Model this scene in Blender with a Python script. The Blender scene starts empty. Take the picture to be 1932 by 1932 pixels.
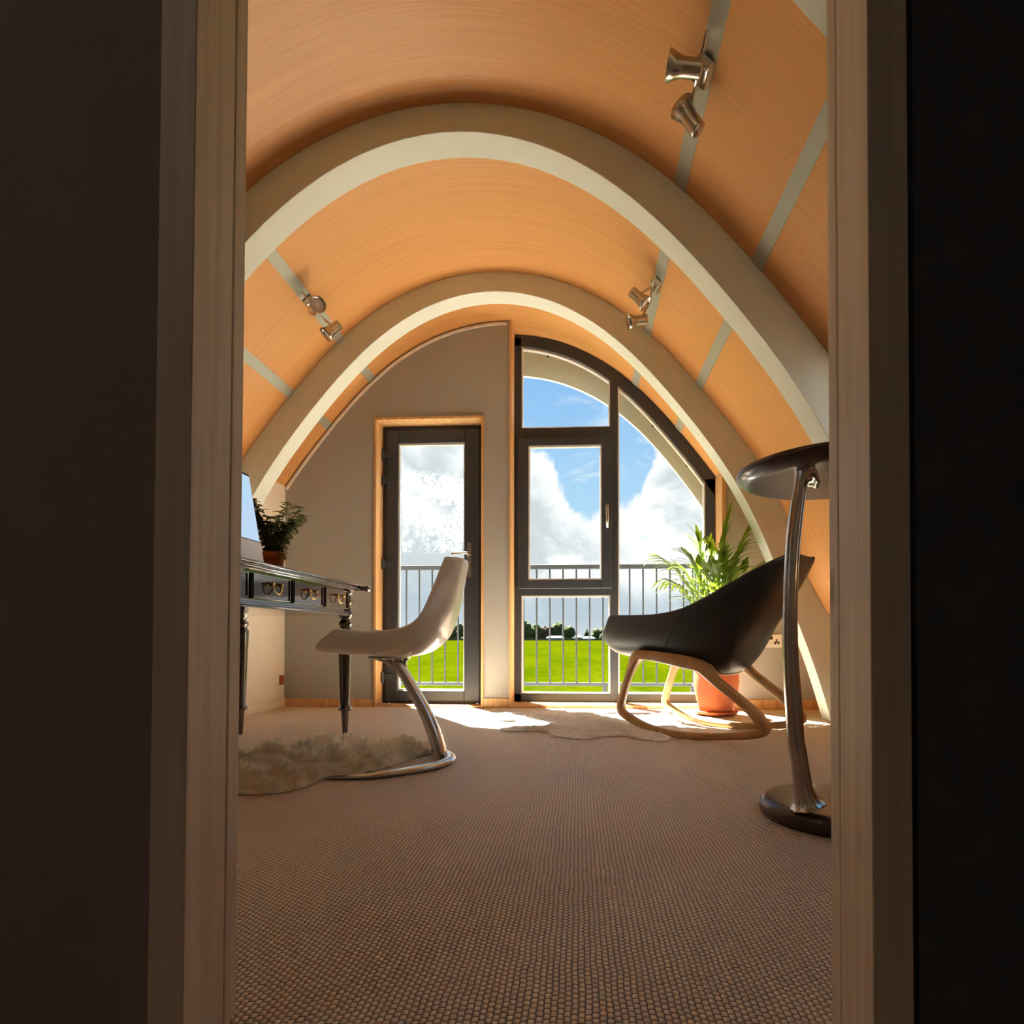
import bpy, bmesh, math, random
import numpy as np
from mathutils import Vector
random.seed(7); rng = np.random.default_rng(7)
C = bpy.context.scene.collection
SC = bpy.context.scene
PI = math.pi
# ------------------------------------------------------------------ camera, world, sun, exposure
F = 1100.0; PX, PY = 1035.0, 1188.0; YAW, PITCH = math.radians(2.9), math.radians(0.7); CAMZ = 0.5
cd = bpy.data.cameras.new('camera'); cam = bpy.data.objects.new('camera', cd); C.objects.link(cam)
cam.location = (0, 0, CAMZ); cam.rotation_euler = (PI/2+PITCH, 0, YAW)
cd.sensor_width = 36; cd.lens = 36*F/1932; cd.shift_x = .5-PX/1932; cd.shift_y = PY/1932-.5
cd.clip_start = .02; cd.clip_end = 3000
SC.camera = cam
SC.view_settings.view_transform = 'Standard'; SC.view_settings.look = 'None'
SC.view_settings.exposure = 1.0; SC.view_settings.gamma = 1; SC.view_settings.use_curve_mapping = False
SC.cycles.max_bounces = 24; SC.cycles.diffuse_bounces = 16; SC.cycles.glossy_bounces = 8
SC.cycles.transparent_max_bounces = 16; SC.cycles.sample_clamp_indirect = 8; SC.cycles.use_denoising = True
SC.cycles.caustics_reflective = False; SC.cycles.caustics_refractive = False
SUN_E, SKY_S = 64.0, .50
HALL_FILL = 24.0  # strength of the added hall fill lamp
sl = bpy.data.lights.new('sun', 'SUN'); so = bpy.data.objects.new('sun', sl); C.objects.link(so)
sl.energy = SUN_E; sl.angle = math.radians(.6); sl.color = (1, .955, .87)
_el = math.radians(54.5); _h = Vector((-.5, .73)).normalized()
so.location = (-3, 6, 8)
so.rotation_euler = Vector((_h.x*math.cos(_el), _h.y*math.cos(_el), math.sin(_el))).to_track_quat('Z', 'Y').to_euler()

class NT:
    def __init__(s, tree): s.t = tree; s.n = tree.nodes; s.l = tree.links
    def add(s, typ, ins=None, **kw):
        n = s.n.new(typ)
        for k, v in kw.items(): setattr(n, k, v)
        for k, v in (ins or {}).items():
            if isinstance(v, bpy.types.NodeSocket): s.l.new(v, n.inputs[k])
            else: n.inputs[k].default_value = v
        return n
    def m(s, op, a, b=0.0, c=None):
        n = s.n.new('ShaderNodeMath'); n.operation = op
        for i, v in enumerate([a, b] + ([c] if c is not None else [])):
            if isinstance(v, bpy.types.NodeSocket): s.l.new(v, n.inputs[i])
            else: n.inputs[i].default_value = v
        return n.outputs[0]
    def sstep(s, v, a, b):
        n = s.n.new('ShaderNodeMapRange'); n.interpolation_type = 'SMOOTHSTEP'
        for i, q in enumerate((v, a, b, 0.0, 1.0)):
            if isinstance(q, bpy.types.NodeSocket): s.l.new(q, n.inputs[i])
            else: n.inputs[i].default_value = q
        return n.outputs[0]
    def mix(s, f, a, b, blend='MIX'):
        n = s.n.new('ShaderNodeMix'); n.data_type = 'RGBA'; n.blend_type = blend; n.clamp_factor = True
        for i, q in ((0, f), (6, a), (7, b)):
            if isinstance(q, bpy.types.NodeSocket): s.l.new(q, n.inputs[i])
            else: n.inputs[i].default_value = q if i == 0 else (*q, 1)
        return n.outputs[2]

def world():
    w = bpy.data.worlds.new('sky'); SC.world = w; w.use_nodes = True
    k = NT(w.node_tree); k.n.clear()
    tc = k.add('ShaderNodeTexCoord').outputs['Generated']
    sp = k.add('ShaderNodeSeparateXYZ', {0: tc}); x, y, z = sp.outputs
    hor = k.m('SQRT', k.m('ADD', k.m('MULTIPLY', x, x), k.m('MULTIPLY', y, y)))
    el = k.m('DIVIDE', z, k.m('MAXIMUM', hor, .02))            # tan of the elevation
    az = k.m('ARCTAN2', x, y)
    blue = k.mix(k.sstep(el, .05, .55), (.56, .81, 1.0), (.26, .54, .95))
    # tops of the cumulus bank along the horizon
    fc = k.n.new('ShaderNodeFloatCurve'); cv = fc.mapping.curves[0]
    pts = [(-.50, .40), (-.30, .40), (-.19, .385), (-.10, .33), (-.05, .295), (-.015, .24), (.03, .205), (.075, .215), (.105, .245), (.13, .31), (.17, .36), (.3, .38), (.5, .36)]
    while len(cv.points) < len(pts): cv.points.new(.5, .5)
    for p, (a, b) in zip(cv.points, pts): p.location = (a+.5, b); p.handle_type = 'AUTO'
    fc.mapping.update()
    k.l.new(k.m('ADD', az, .5), fc.inputs['Value'])
    top = fc.outputs[0]
    nz = k.add('ShaderNodeTexNoise', {'Vector': tc, 'Scale': 13.0, 'Detail': 9.0, 'Roughness': .58, 'Distortion': .35}).outputs[0]
    nb = k.add('ShaderNodeTexNoise', {'Vector': tc, 'Scale': 5.5, 'Detail': 6.0, 'Roughness': .55, 'Distortion': .6}).outputs[0]
    d = k.m('ADD', k.m('SUBTRACT', top, el), k.m('MULTIPLY', k.m('SUBTRACT', nz, .5), .20))
    cov = k.sstep(d, -.006, .022)
    mp = k.add('ShaderNodeMapping', {'Vector': tc, 'Scale': (7, 7, 16)})
    wz = k.add('ShaderNodeTexNoise', {'Vector': mp.outputs[0], 'Scale': 1.0, 'Detail': 7.0, 'Roughness': .6, 'Distortion': .8}).outputs[0]
    wisp = k.m('MULTIPLY', k.sstep(wz, .56, .76), .75)
    cov = k.m('MAXIMUM', cov, wisp)
    shade = k.sstep(k.m('ADD', k.m('MULTIPLY', nb, 1.0), k.m('MULTIPLY', k.m('SUBTRACT', nz, .5), .55)), .42, .63)
    rim = k.sstep(d, .10, .03)
    bright = k.m('MAXIMUM', shade, k.m('MULTIPLY', rim, .8))
    cl = k.mix(bright, (.70, .76, .80), (1.16, 1.17, 1.17))
    low = k.sstep(k.m('ADD', el, k.m('MULTIPLY', k.m('SUBTRACT', nb, .5), .09)), .115, .055)
    cl = k.mix(k.m('MULTIPLY', low, .85), cl, (.53, .63, .72))
    cl = k.mix(k.m('MULTIPLY', k.sstep(el, .035, .005), .6), cl, (.75, .8, .84))
    col = k.mix(cov, blue, cl)
    bg = k.add('ShaderNodeBackground', {'Color': col, 'Strength': SKY_S})
    out = k.add('ShaderNodeOutputWorld', {'Surface': bg.outputs[0]})
world()

# ------------------------------------------------------------------ materials
def mat(name, base, rough=.6, metal=0.0, spec=.5, coat=0.0, var=None, bump=None, extra=None):
    m = bpy.data.materials.new(name); m.use_nodes = True
    k = NT(m.node_tree); k.n.clear()
    b = k.add('ShaderNodeBsdfPrincipled'); o = k.add('ShaderNodeOutputMaterial', {0: b.outputs[0]})
    b.inputs['Base Color'].default_value = (*base, 1); b.inputs['Roughness'].default_value = rough
    b.inputs['Metallic'].default_value = metal; b.inputs['Specular IOR Level'].default_value = spec
    b.inputs['Coat Weight'].default_value = coat; b.inputs['Coat Roughness'].default_value = .08
    tc = k.add('ShaderNodeTexCoord').outputs['Object']
    if var:                                                       # (second colour, scale vector, detail, lo, hi)
        c2, sc, det, lo, hi = var
        mp = k.add('ShaderNodeMapping', {'Vector': tc, 'Scale': sc})
        n = k.add('ShaderNodeTexNoise', {'Vector': mp.outputs[0], 'Scale': 1.0, 'Detail': det, 'Roughness': .6})
        c = k.mix(k.sstep(n.outputs[0], lo, hi), base, c2)
        k.l.new(c, b.inputs['Base Color'])
    if bump:                                                      # (scale vector, strength, distance)
        sc, st, di = bump
        mp = k.add('ShaderNodeMapping', {'Vector': tc, 'Scale': sc})
        n = k.add('ShaderNodeTexNoise', {'Vector': mp.outputs[0], 'Scale': 1.0, 'Detail': 4.0})
        bu = k.add('ShaderNodeBump', {'Height': n.outputs[0], 'Strength': st, 'Distance': di})
        k.l.new(bu.outputs[0], b.inputs['Normal'])
    if extra: extra(k, b, o, tc)
    return m

def knots(seed, c_knot, dens):                                    # pine: stretched growth rings plus small dark knots
    def f(k, b, o, tc):
        base = b.inputs['Base Color'].links[0].from_socket
        mp = k.add('ShaderNodeMapping', {'Vector': tc, 'Scale': (9, 9, 3.4), 'Location': (seed, seed*1.7, seed*.6)})
        v = k.add('ShaderNodeTexVoronoi', {'Vector': mp.outputs[0], 'Scale': 1.0, 'Randomness': 1.0})
        pick = k.add('ShaderNodeSeparateColor', {0: v.outputs['Color']}).outputs[0]
        kn = k.m('MULTIPLY', k.sstep(v.outputs['Distance'], .15, .06), k.m('GREATER_THAN', pick, dens))
        k.l.new(k.mix(k.m('MULTIPLY', kn, .75), base, c_knot), b.inputs['Base Color'])
    return f

M = {}
M['plaster'] = mat('wall_plaster', (.36, .345, .31), .9, bump=((180, 180, 180), .08, .002))
M['white_plaster'] = mat('white_plaster', (.80, .76, .68), .85, bump=((160, 160, 160), .08, .002))
M['rib'] = mat('rib_paint', (.70, .745, .68), .7, var=((.63, .67, .60), (1.5, 1.5, 1.5), 3, .35, .7), bump=((60, 60, 60), .06, .002))
M['fascia'] = mat('fascia_paint', (.76, .80, .66), .75, bump=((60, 60, 60), .06, .002))
M['ply'] = mat('beech_plywood', (.64, .325, .115), .42, spec=.4, var=((.53, .245, .075), (1.4, 150, 1.4), 6, .22, .85), bump=((2, 260, 2), .05, .001))
M['strip'] = mat('grey_strip', (.36, .37, .31), .45, metal=.25, bump=((40, 40, 40), .04, .001))
M['pine'] = mat('pine', (.66, .40, .18), .5, var=((.50, .265, .095), (38, 38, 1.8), 4, .3, .72), extra=knots(3.0, (.16, .06, .02), .80))
M['raw_pine'] = mat('raw_pine_lining', (.92, .85, .72), .5, var=((.78, .69, .55), (60, 60, 1.6), 5, .3, .72), extra=knots(11.0, (.10, .05, .03), .60))
M['pvc'] = mat('anthracite_frame', (.031, .036, .045), .42, bump=((300, 300, 300), .05, .0005))
M['gasket'] = mat('glazing_bead_grey', (.42, .43, .44), .4)
M['spacer'] = mat('silver_spacer', (.78, .79, .80), .35, metal=.3)
M['steel'] = mat('brushed_steel', (.50, .45, .39), .24, metal=1.0, bump=((400, 400, 20), .04, .0005))
M['chrome'] = mat('polished_aluminium', (.66, .64, .61), .2, metal=1.0, bump=((30, 30, 30), .05, .002))
M['dark_chrome'] = mat('dark_polished_metal', (.46, .43, .40), .2, metal=1.0)
M['brass'] = mat('brass', (.75, .52, .22), .25, metal=1.0)
def shiny(k, b, o, tc): b.inputs['Coat IOR'].default_value = 1.75
M['mahogany'] = mat('dark_mahogany', (.045, .016, .011), .2, coat=1.0, var=((.022, .008, .006), (40, 3, 40), 4, .3, .7), extra=shiny)
M['walnut'] = mat('dark_walnut', (.065, .028, .019), .38, coat=.3, var=((.03, .013, .01), (30, 4, 30), 4, .3, .7))
M['ash'] = mat('bent_ash', (.52, .315, .135), .45, var=((.40, .225, .085), (14, 14, 14), 4, .3, .7))
M['leather'] = mat('black_leather', (.008, .0075, .0075), .45, bump=((220, 220, 220), .12, .001))
M['shell'] = mat('white_shell', (.86, .86, .80), .3, coat=.3)
M['terracotta'] = mat('terracotta', (.42, .095, .02), .8, var=((.33, .075, .02), (9, 9, 9), 4, .35, .65))
M['soil'] = mat('soil', (.03, .018, .01), .95, bump=((60, 60, 60), .6, .01))
M['galv'] = mat('galvanised_steel', (.052, .054, .058), .65, spec=.15, var=((.036, .037, .041), (60, 60, 60), 3, .35, .65))
M['deck'] = mat('balcony_deck', (.70, .67, .60), .85, var=((.60, .57, .52), (2, 60, 2), 3, .3, .7))
M['black'] = mat('black_plastic', (.012, .012, .013), .4)
M['plate'] = mat('socket_plate', (.86, .85, .80), .3, metal=.2)
M['rust'] = mat('rust_red_plate', (.30, .07, .022), .5)
M['lens'] = mat('frosted_lens', (.80, .74, .72), .35)
M['silver'] = mat('pale_aluminium', (.72, .74, .76), .35, metal=.2)
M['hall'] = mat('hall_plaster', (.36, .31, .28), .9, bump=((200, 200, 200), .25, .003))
M['hall_dark'] = mat('hall_slate_tone', (.10, .118, .14), .85, bump=((200, 200, 200), .25, .003))  # darker bluish tone for the right-hand hall walls
M['bark'] = mat('bark', (.10, .07, .045), .9)
M['white_sheet'] = mat('white_roof', (.16, .165, .17), .6)
M['membrane'] = mat('roof_membrane', (.30, .31, .32), .8)

def m_carpet():
    m = bpy.data.materials.new('woven_carpet'); m.use_nodes = True
    k = NT(m.node_tree); k.n.clear()
    tc = k.add('ShaderNodeTexCoord').outputs['Object']
    wob = k.add('ShaderNodeTexNoise', {'Vector': tc, 'Scale': 14.0, 'Detail': 3.0})
    sp = k.add('ShaderNodeSeparateXYZ', {0: tc}); x, y, _ = sp.outputs
    wv = k.m('MULTIPLY', k.m('SUBTRACT', wob.outputs[0], .5), .9)
    cx = k.m('ADD', k.m('DIVIDE', x, .0094), wv)
    row = k.m('FLOOR', cx)
    wn = k.add('ShaderNodeTexWhiteNoise', {'W': row}, noise_dimensions='1D').outputs[0]
    cy = k.m('ADD', k.m('ADD', k.m('DIVIDE', y, .0112), k.m('MULTIPLY', k.m('MODULO', k.m('ABSOLUTE', row), 2), .5)), k.m('MULTIPLY', wn, .14))
    sx = k.m('SINE', k.m('MULTIPLY', k.m('FRACT', cx), PI)); sy = k.m('SINE', k.m('MULTIPLY', k.m('FRACT', cy), PI))
    h = k.m('MULTIPLY', k.m('POWER', sx, .7), k.m('POWER', sy, .6))
    loop = k.add('ShaderNodeCombineXYZ', {0: row, 1: k.m('FLOOR', cy)})
    lr = k.add('ShaderNodeTexWhiteNoise', {'Vector': loop.outputs[0]}, noise_dimensions='2D').outputs[0]
    fib = k.add('ShaderNodeTexNoise', {'Vector': tc, 'Scale': 900.0, 'Detail': 2.0}).outputs[0]
    tan = k.mix(lr, (.98, .84, .65), (.90, .72, .52))
    tan = k.mix(k.sstep(k.add('ShaderNodeTexNoise', {'Vector': tc, 'Scale': 1.6, 'Detail': 4.0}).outputs[0], .35, .7), tan, (.93, .76, .56))
    col = k.mix(k.sstep(h, .18, .62), (.27, .165, .115), tan)     # shade between the loops put into the colour as darker brown
    hh = k.m('ADD', h, k.m('MULTIPLY', fib, .15))
    bu = k.add('ShaderNodeBump', {'Height': hh, 'Strength': .75, 'Distance': .005})
    b = k.add('ShaderNodeBsdfPrincipled', {'Base Color': col, 'Roughness': .42, 'Normal': bu.outputs[0], 'Specular IOR Level': .6, 'Sheen Weight': .5, 'Sheen Roughness': .45, 'Sheen Tint': (1, .88, .72, 1)})
    k.add('ShaderNodeOutputMaterial', {0: b.outputs[0]})
    return m
M['carpet'] = m_carpet()

def m_glass(name, tint, mist=0.0):
    m = bpy.data.materials.new(name); m.use_nodes = True
    k = NT(m.node_tree); k.n.clear()
    tr = k.add('ShaderNodeBsdfTransparent', {'Color': (*tint, 1)})
    gl = k.add('ShaderNodeBsdfGlossy', {'Color': (1, 1, 1, 1), 'Roughness': .02})
    fr = k.add('ShaderNodeFresnel', {'IOR': 1.25})
    s = k.add('ShaderNodeMixShader', {0: k.m('MULTIPLY', fr.outputs[0], .2), 1: tr.outputs[0], 2: gl.outputs[0]}).outputs[0]
    if mist:                                                      # condensation: wandering droplet trails on the pane
        tc = k.add('ShaderNodeTexCoord').outputs['Object']
        a = k.add('ShaderNodeTexNoise', {'Vector': k.add('ShaderNodeMapping', {'Vector': tc, 'Scale': (1, 1, .6)}).outputs[0], 'Scale': 60.0, 'Detail': 4.0, 'Distortion': 1.2}).outputs[0]
        z = k.add('ShaderNodeSeparateXYZ', {0: tc}).outputs[2]
        reg = k.m('MULTIPLY', k.sstep(z, 1.10, 1.30), k.sstep(z, 1.75, 1.60))
        big = k.add('ShaderNodeTexNoise', {'Vector': tc, 'Scale': 5.0, 'Detail': 2.0}).outputs[0]
        f = k.m('MULTIPLY', k.m('MULTIPLY', reg, k.sstep(big, .38, .6)), k.m('MULTIPLY', k.sstep(a, .48, .60), mist))
        tl = k.add('ShaderNodeBsdfTranslucent', {'Color': (.62, .68, .72, 1)})
        s = k.add('ShaderNodeMixShader', {0: f, 1: s, 2: tl.outputs[0]}).outputs[0]
    k.add('ShaderNodeOutputMaterial', {0: s})
    return m
M['glass'] = m_glass('window_glass', (.97, .985, .98))
M['glass_mist'] = m_glass('misted_door_glass', (.97, .985, .98), .55)

def m_leaf(name, c1, c2, rough=.4, tl=.45):
    m = bpy.data.materials.new(name); m.use_nodes = True
    k = NT(m.node_tree); k.n.clear()
    tc = k.add('ShaderNodeTexCoord').outputs['Object']
    n = k.add('ShaderNodeTexNoise', {'Vector': tc, 'Scale': 14.0, 'Detail': 2.0}).outputs[0]
    c = k.mix(k.sstep(n, .35, .65), c1, c2)
    b = k.add('ShaderNodeBsdfPrincipled', {'Base Color': c, 'Roughness': rough})
    t = k.add('ShaderNodeBsdfTranslucent', {'Color': k.mix(.5 if tl > .42 else .0, c, (.55, .75, .03))})
    s = k.add('ShaderNodeMixShader', {0: tl, 1: b.outputs[0], 2: t.outputs[0]})
    k.add('ShaderNodeOutputMaterial', {0: s.outputs[0]})
    return m
M['palm'] = m_leaf('palm_leaf', (.06, .125, .010), (.105, .18, .014))
M['bush'] = m_leaf('small_plant_leaf', (.06, .085, .016), (.20, .19, .06), .5, .25)
def m_tree(name, c1, c2):
    m = bpy.data.materials.new(name); m.use_nodes = True
    k = NT(m.node_tree); k.n.clear()
    tc = k.add('ShaderNodeTexCoord').outputs['Object']
    n = k.add('ShaderNodeTexNoise', {'Vector': tc, 'Scale': .5, 'Detail': 5.0}).outputs[0]
    c = k.mix(k.sstep(n, .35, .65), c1, c2)
    d = k.add('ShaderNodeBsdfDiffuse', {'Color': c}); t = k.add('ShaderNodeBsdfTranslucent', {'Color': c})
    k.add('ShaderNodeOutputMaterial', {0: k.add('ShaderNodeMixShader', {0: .5, 1: d.outputs[0], 2: t.outputs[0]}).outputs[0]})
    return m
M['tree_green'] = m_tree('tree_foliage', (.075, .095, .050), (.11, .125, .065))
M['tree_dark'] = m_tree('dark_tree_foliage', (.05, .065, .042), (.075, .09, .055))
M['tree_copper'] = m_tree('copper_tree_foliage', (.08, .055, .055), (.10, .08, .072))

def m_grass():
    def f(k, b, o, tc):
        n1 = k.add('ShaderNodeTexNoise', {'Vector': k.add('ShaderNodeMapping', {'Vector': tc, 'Scale': (1.2, .5, 1)}).outputs[0], 'Scale': 1.0, 'Detail': 8.0, 'Roughness': .7}).outputs[0]
        n2 = k.add('ShaderNodeTexNoise', {'Vector': k.add('ShaderNodeMapping', {'Vector': tc, 'Scale': (.12, .03, 1)}).outputs[0], 'Scale': 1.0, 'Detail': 6.0, 'Roughness': .65}).outputs[0]
        v = k.m('ADD', k.m('MULTIPLY', n1, .55), k.m('MULTIPLY', n2, .45))
        c = k.mix(k.sstep(v, .40, .60), (.0088, .0140, .0001), (.0165, .0205, .0002))
        k.l.new(c, b.inputs['Base Color'])
    return mat('meadow', (.1, .2, .02), 1.0, spec=0, extra=f)
M['grass'] = m_grass()

def m_fleece(name, c1, c2):
    return mat(name, c1, .85, spec=.2, var=(c2, (14, 14, 14), 4, .35, .65), bump=((300, 300, 300), .5, .004))
M['fleece'] = m_fleece('sheepskin', (.96, .93, .86), (.88, .81, .69))
M['fleece_white'] = m_fleece('white_sheepskin', (.93, .92, .90), (.84, .82, .79))

def m_screen():
    m = bpy.data.materials.new('lit_screen'); m.use_nodes = True
    k = NT(m.node_tree); k.n.clear()
    tc = k.add('ShaderNodeTexCoord').outputs['Object']
    n = k.add('ShaderNodeTexNoise', {'Vector': tc, 'Scale': 4.0, 'Detail': 3.0}).outputs[0]
    z = k.add('ShaderNodeSeparateXYZ', {0: tc}).outputs[2]
    c = k.mix(k.sstep(k.m('ADD', n, k.m('MULTIPLY', z, .4)), .5, 1.0), (.62, .68, .90), (.52, .74, .95))
    e = k.add('ShaderNodeEmission', {'Color': c, 'Strength': .48})
    k.add('ShaderNodeOutputMaterial', {0: e.outputs[0]})
    return m
M['screen'] = m_screen()

# ------------------------------------------------------------------ mesh helpers
class MB:
    def __init__(s): s.v = []; s.f = []
    def add(s, vs, fs):
        o = len(s.v); s.v += [tuple(map(float, q)) for q in vs]; s.f += [tuple(i+o for i in q) for q in fs]; return s
    def box(s, x0, x1, y0, y1, z0, z1):
        return s.add([(x, y, z) for z in (z0, z1) for y in (y0, y1) for x in (x0, x1)],
                     [(0, 2, 3, 1), (4, 5, 7, 6), (0, 1, 5, 4), (2, 6, 7, 3), (0, 4, 6, 2), (1, 3, 7, 5)])
    def rings(s, rs, cap=True, close=False):
        n = len(rs[0]); o = len(s.v)
        for r in rs: s.v += [tuple(map(float, q)) for q in r]
        R = len(rs)
        for i in range(R if close else R-1):
            j = (i+1) % R
            for a in range(n):
                b = (a+1) % n
                s.f.append((o+i*n+a, o+i*n+b, o+j*n+b, o+j*n+a))
        if cap and not close:
            s.f.append(tuple(o+a for a in reversed(range(n)))); s.f.append(tuple(o+(R-1)*n+a for a in range(n)))
        return s
    def grid(s, G):                                               # rows x cols of points
        R, n = len(G), len(G[0]); o = len(s.v)
        for r in G: s.v += [tuple(map(float, q)) for q in r]
        for i in range(R-1):
            for a in range(n-1): s.f.append((o+i*n+a, o+i*n+a+1, o+(i+1)*n+a+1, o+(i+1)*n+a))
        return s
    def lathe(s, prof, cx=0, cy=0, cz=0, n=24, flute=0, fd=0.0):
        rs = []
        for q in prof:
            r, z = q[0], q[1]; fl = fd if len(q) > 2 and q[2] else 0
            rs.append([(cx+r*(1-fl*abs(math.sin(flute*a/n*PI)))*math.cos(2*PI*a/n), cy+r*(1-fl*abs(math.sin(flute*a/n*PI)))*math.sin(2*PI*a/n), cz+z) for a in range(n)])
        return s.rings(rs)
    def tube(s, path, rad, n=10, cap=True, up=None, flat=None, close=False, sec=None):
        """sweep; rad number or list; flat=(a,b) section half sizes factors; sec: list of unit (u,v)"""
        P = [Vector(p) for p in path]; N = len(P)
        rad = [rad]*N if not hasattr(rad, '__len__') else rad
        sec = sec or [(math.cos(2*PI*a/n), math.sin(2*PI*a/n)) for a in range(n)]
        rs = []; pu = Vector(up) if up else None
        for i in range(N):
            if close: t = P[(i+1) % N]-P[i-1]
            else: t = P[min(i+1, N-1)]-P[max(i-1, 0)]
            t.normalize()
            if pu is None: pu = Vector((0, 0, 1)) if abs(t.z) < .9 else Vector((0, 1, 0))
            sd = t.cross(pu).normalized(); u2 = sd.cross(t).normalized()
            if not up: pu = u2
            fa, fb = flat[i] if (flat and isinstance(flat[0], (tuple, list))) else (flat or (1, 1))
            rs.append([P[i]+sd*(rad[i]*fa*a)+u2*(rad[i]*fb*b) for a, b in sec])
        return s.rings(rs, cap, close)
    def obj(s, name, m, parent=None, smooth=False, bevel=0.0, sub=0, solid=0.0, loc=None):
        me = bpy.data.meshes.new(name)
        vs = s.v
        if loc: vs = [(a-loc[0], b-loc[1], c-loc[2]) for a, b, c in vs]
        me.from_pydata(vs, [], s.f); me.update()
        bm = bmesh.new(); bm.from_mesh(me); bmesh.ops.recalc_face_normals(bm, faces=bm.faces); bm.to_mesh(me); bm.free()
        if smooth:
            me.polygons.foreach_set('use_smooth', [True]*len(me.polygons))
        me.materials.append(M[m] if isinstance(m, str) else m)
        o = bpy.data.objects.new(name, me); C.objects.link(o)
        if loc: o.location = loc
        if solid:
            q = o.modifiers.new('thickness', 'SOLIDIFY'); q.thickness = solid; q.offset = 0
        if bevel:
            q = o.modifiers.new('bevel', 'BEVEL'); q.width = bevel; q.segments = 2; q.limit_method = 'ANGLE'; q.angle_limit = math.radians(40)
        if sub:
            q = o.modifiers.new('subd', 'SUBSURF'); q.levels = sub; q.render_levels = sub
        if parent: put(o, parent)
        return o
def WLOC(o):
    v = Vector((0, 0, 0)); q = o
    while q: v += Vector(q.location); q = q.parent
    return v
def put(o, parent):
    o.parent = parent; o.location = Vector(o.location)-WLOC(parent); return o
def empty(name, loc=(0, 0, 0)):
    o = bpy.data.objects.new(name, None); C.objects.link(o); o.location = loc; o.empty_display_size = .05; return o
def tag(o, label=None, cat=None, group=None, kind=None):
    for k_, v_ in (('label', label), ('category', cat), ('group', group), ('kind', kind)):
        if v_: o[k_] = v_
    return o
def copy_tree(o, parent=None):
    c = o.copy(); C.objects.link(c)
    if parent: c.parent = parent
    for ch in list(o.children): copy_tree(ch, c)
    return c
# a pixel of the photograph taken to a point of the place, on a plane that the thing stands in
_cy, _sy, _cp, _sp = math.cos(YAW), math.sin(YAW), math.cos(PITCH), math.sin(PITCH)
_F = Vector((-_sy*_cp, _cy*_cp, _sp)); _R = Vector((_cy, _sy, 0)); _U = _R.cross(_F)
def ray(x, y): return _F+_R*((x-PX)/F)+_U*((PY-y)/F)
O0 = Vector((0, 0, CAMZ))
def atY(x, y, Y): d = ray(x, y); return O0+d*(Y/d.y)
def atZ(x, y, z=0.0): d = ray(x, y); return O0+d*((z-CAMZ)/d.z)
def atX(x, y, X): d = ray(x, y); return O0+d*(X/d.x)
def atP(x, y, p, n): d = ray(x, y); return O0+d*((Vector(p)-O0).dot(n)/d.dot(n))
def spline(P, n, close=False):                                    # Catmull-Rom through the points
    P = [np.array(p, float) for p in P]; N = len(P); out = []
    S = N if close else N-1
    for i in range(S):
        g = (lambda j: P[j % N]) if close else (lambda j: P[j] if 0 <= j < N else (2*P[0]-P[1] if j < 0 else 2*P[-1]-P[-2]))
        a, b, c, d = g(i-1), g(i), g(i+1), g(i+2)
        for t in np.arange(n)/n:
            out.append(.5*((2*b)+(c-a)*t+(2*a-5*b+4*c-d)*t*t+(3*b-a-3*c+d)*t**3))
    if not close: out.append(P[-1])
    return out

# ------------------------------------------------------------------ the room shell
XC = -.53
YF = 4.104; RIB_T = .136; RIBS = [1.266, 2.402, 3.538]; FY = 4.45
A_PTS = [(0, 2.748), (.2, 2.730), (.35, 2.700), (.49, 2.645), (.63, 2.582), (.77, 2.498), (.88, 2.415), (.985, 2.315), (1.1, 2.195), (1.245, 2.030), (1.347, 1.915), (1.43, 1.805), (1.55, 1.635), (1.784, 1.194), (2.041, .60), (2.28, .0)]
B_PTS = [(0, 2.622), (.15, 2.609), (.3, 2.577), (.41, 2.535), (.515, 2.486), (.6, 2.430), (.69, 2.370), (.77, 2.302), (.88, 2.190), (1.03, 2.030), (1.15, 1.885), (1.26, 1.742), (1.36, 1.612), (1.44, 1.482), (1.54, 1.310), (1.685, .970), (1.835, .590), (1.932, .316), (2.01, .053), (2.027, 0)]
def fit_arch(P):
    th = np.array([math.atan2(u, z-.6) for u, z in P]); r = np.array([math.hypot(u, z-.6) for u, z in P])
    return np.polyfit(th**2, r, 6), th[-1]
cA, tA = fit_arch(A_PTS); cB, tB = fit_arch(B_PTS)
def arch(c, th, off=0.0):                                         # (X, Z) at angle th from the crown
    e = 1e-4
    def p(t): r = np.polyval(c, t*t); return np.array((r*math.sin(t), .6+r*math.cos(t)))
    q = p(th); d = p(th+e)-p(th-e); d /= np.linalg.norm(d)
    n = np.array((-d[1], d[0]))                                   # outward
    q = q+n*off
    return XC+q[0], q[1]
TH = np.linspace(0, tA, 400); UA = np.array([arch(cA, t)[0]-XC for t in TH]); ZA = np.array([arch(cA, t)[1] for t in TH])
def thA(u): return math.copysign(float(np.interp(abs(u), UA, TH)), u)
def zA(X): return float(np.interp(abs(X-XC), UA, ZA))
def arch_slab(c0, o0, c1, o1, t0, t1, y0, y1, n=32, zmin=None):
    mb = MB(); rs = []
    for t in np.linspace(t0, t1, n):
        xi, zi = arch(c0, t, o0); xo, zo = arch(c1, t, o1)
        rs.append([(xi, y0, zi), (xi, y1, zi), (xo, y1, zo), (xo, y0, zo)])
    return mb.rings(rs)

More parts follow.
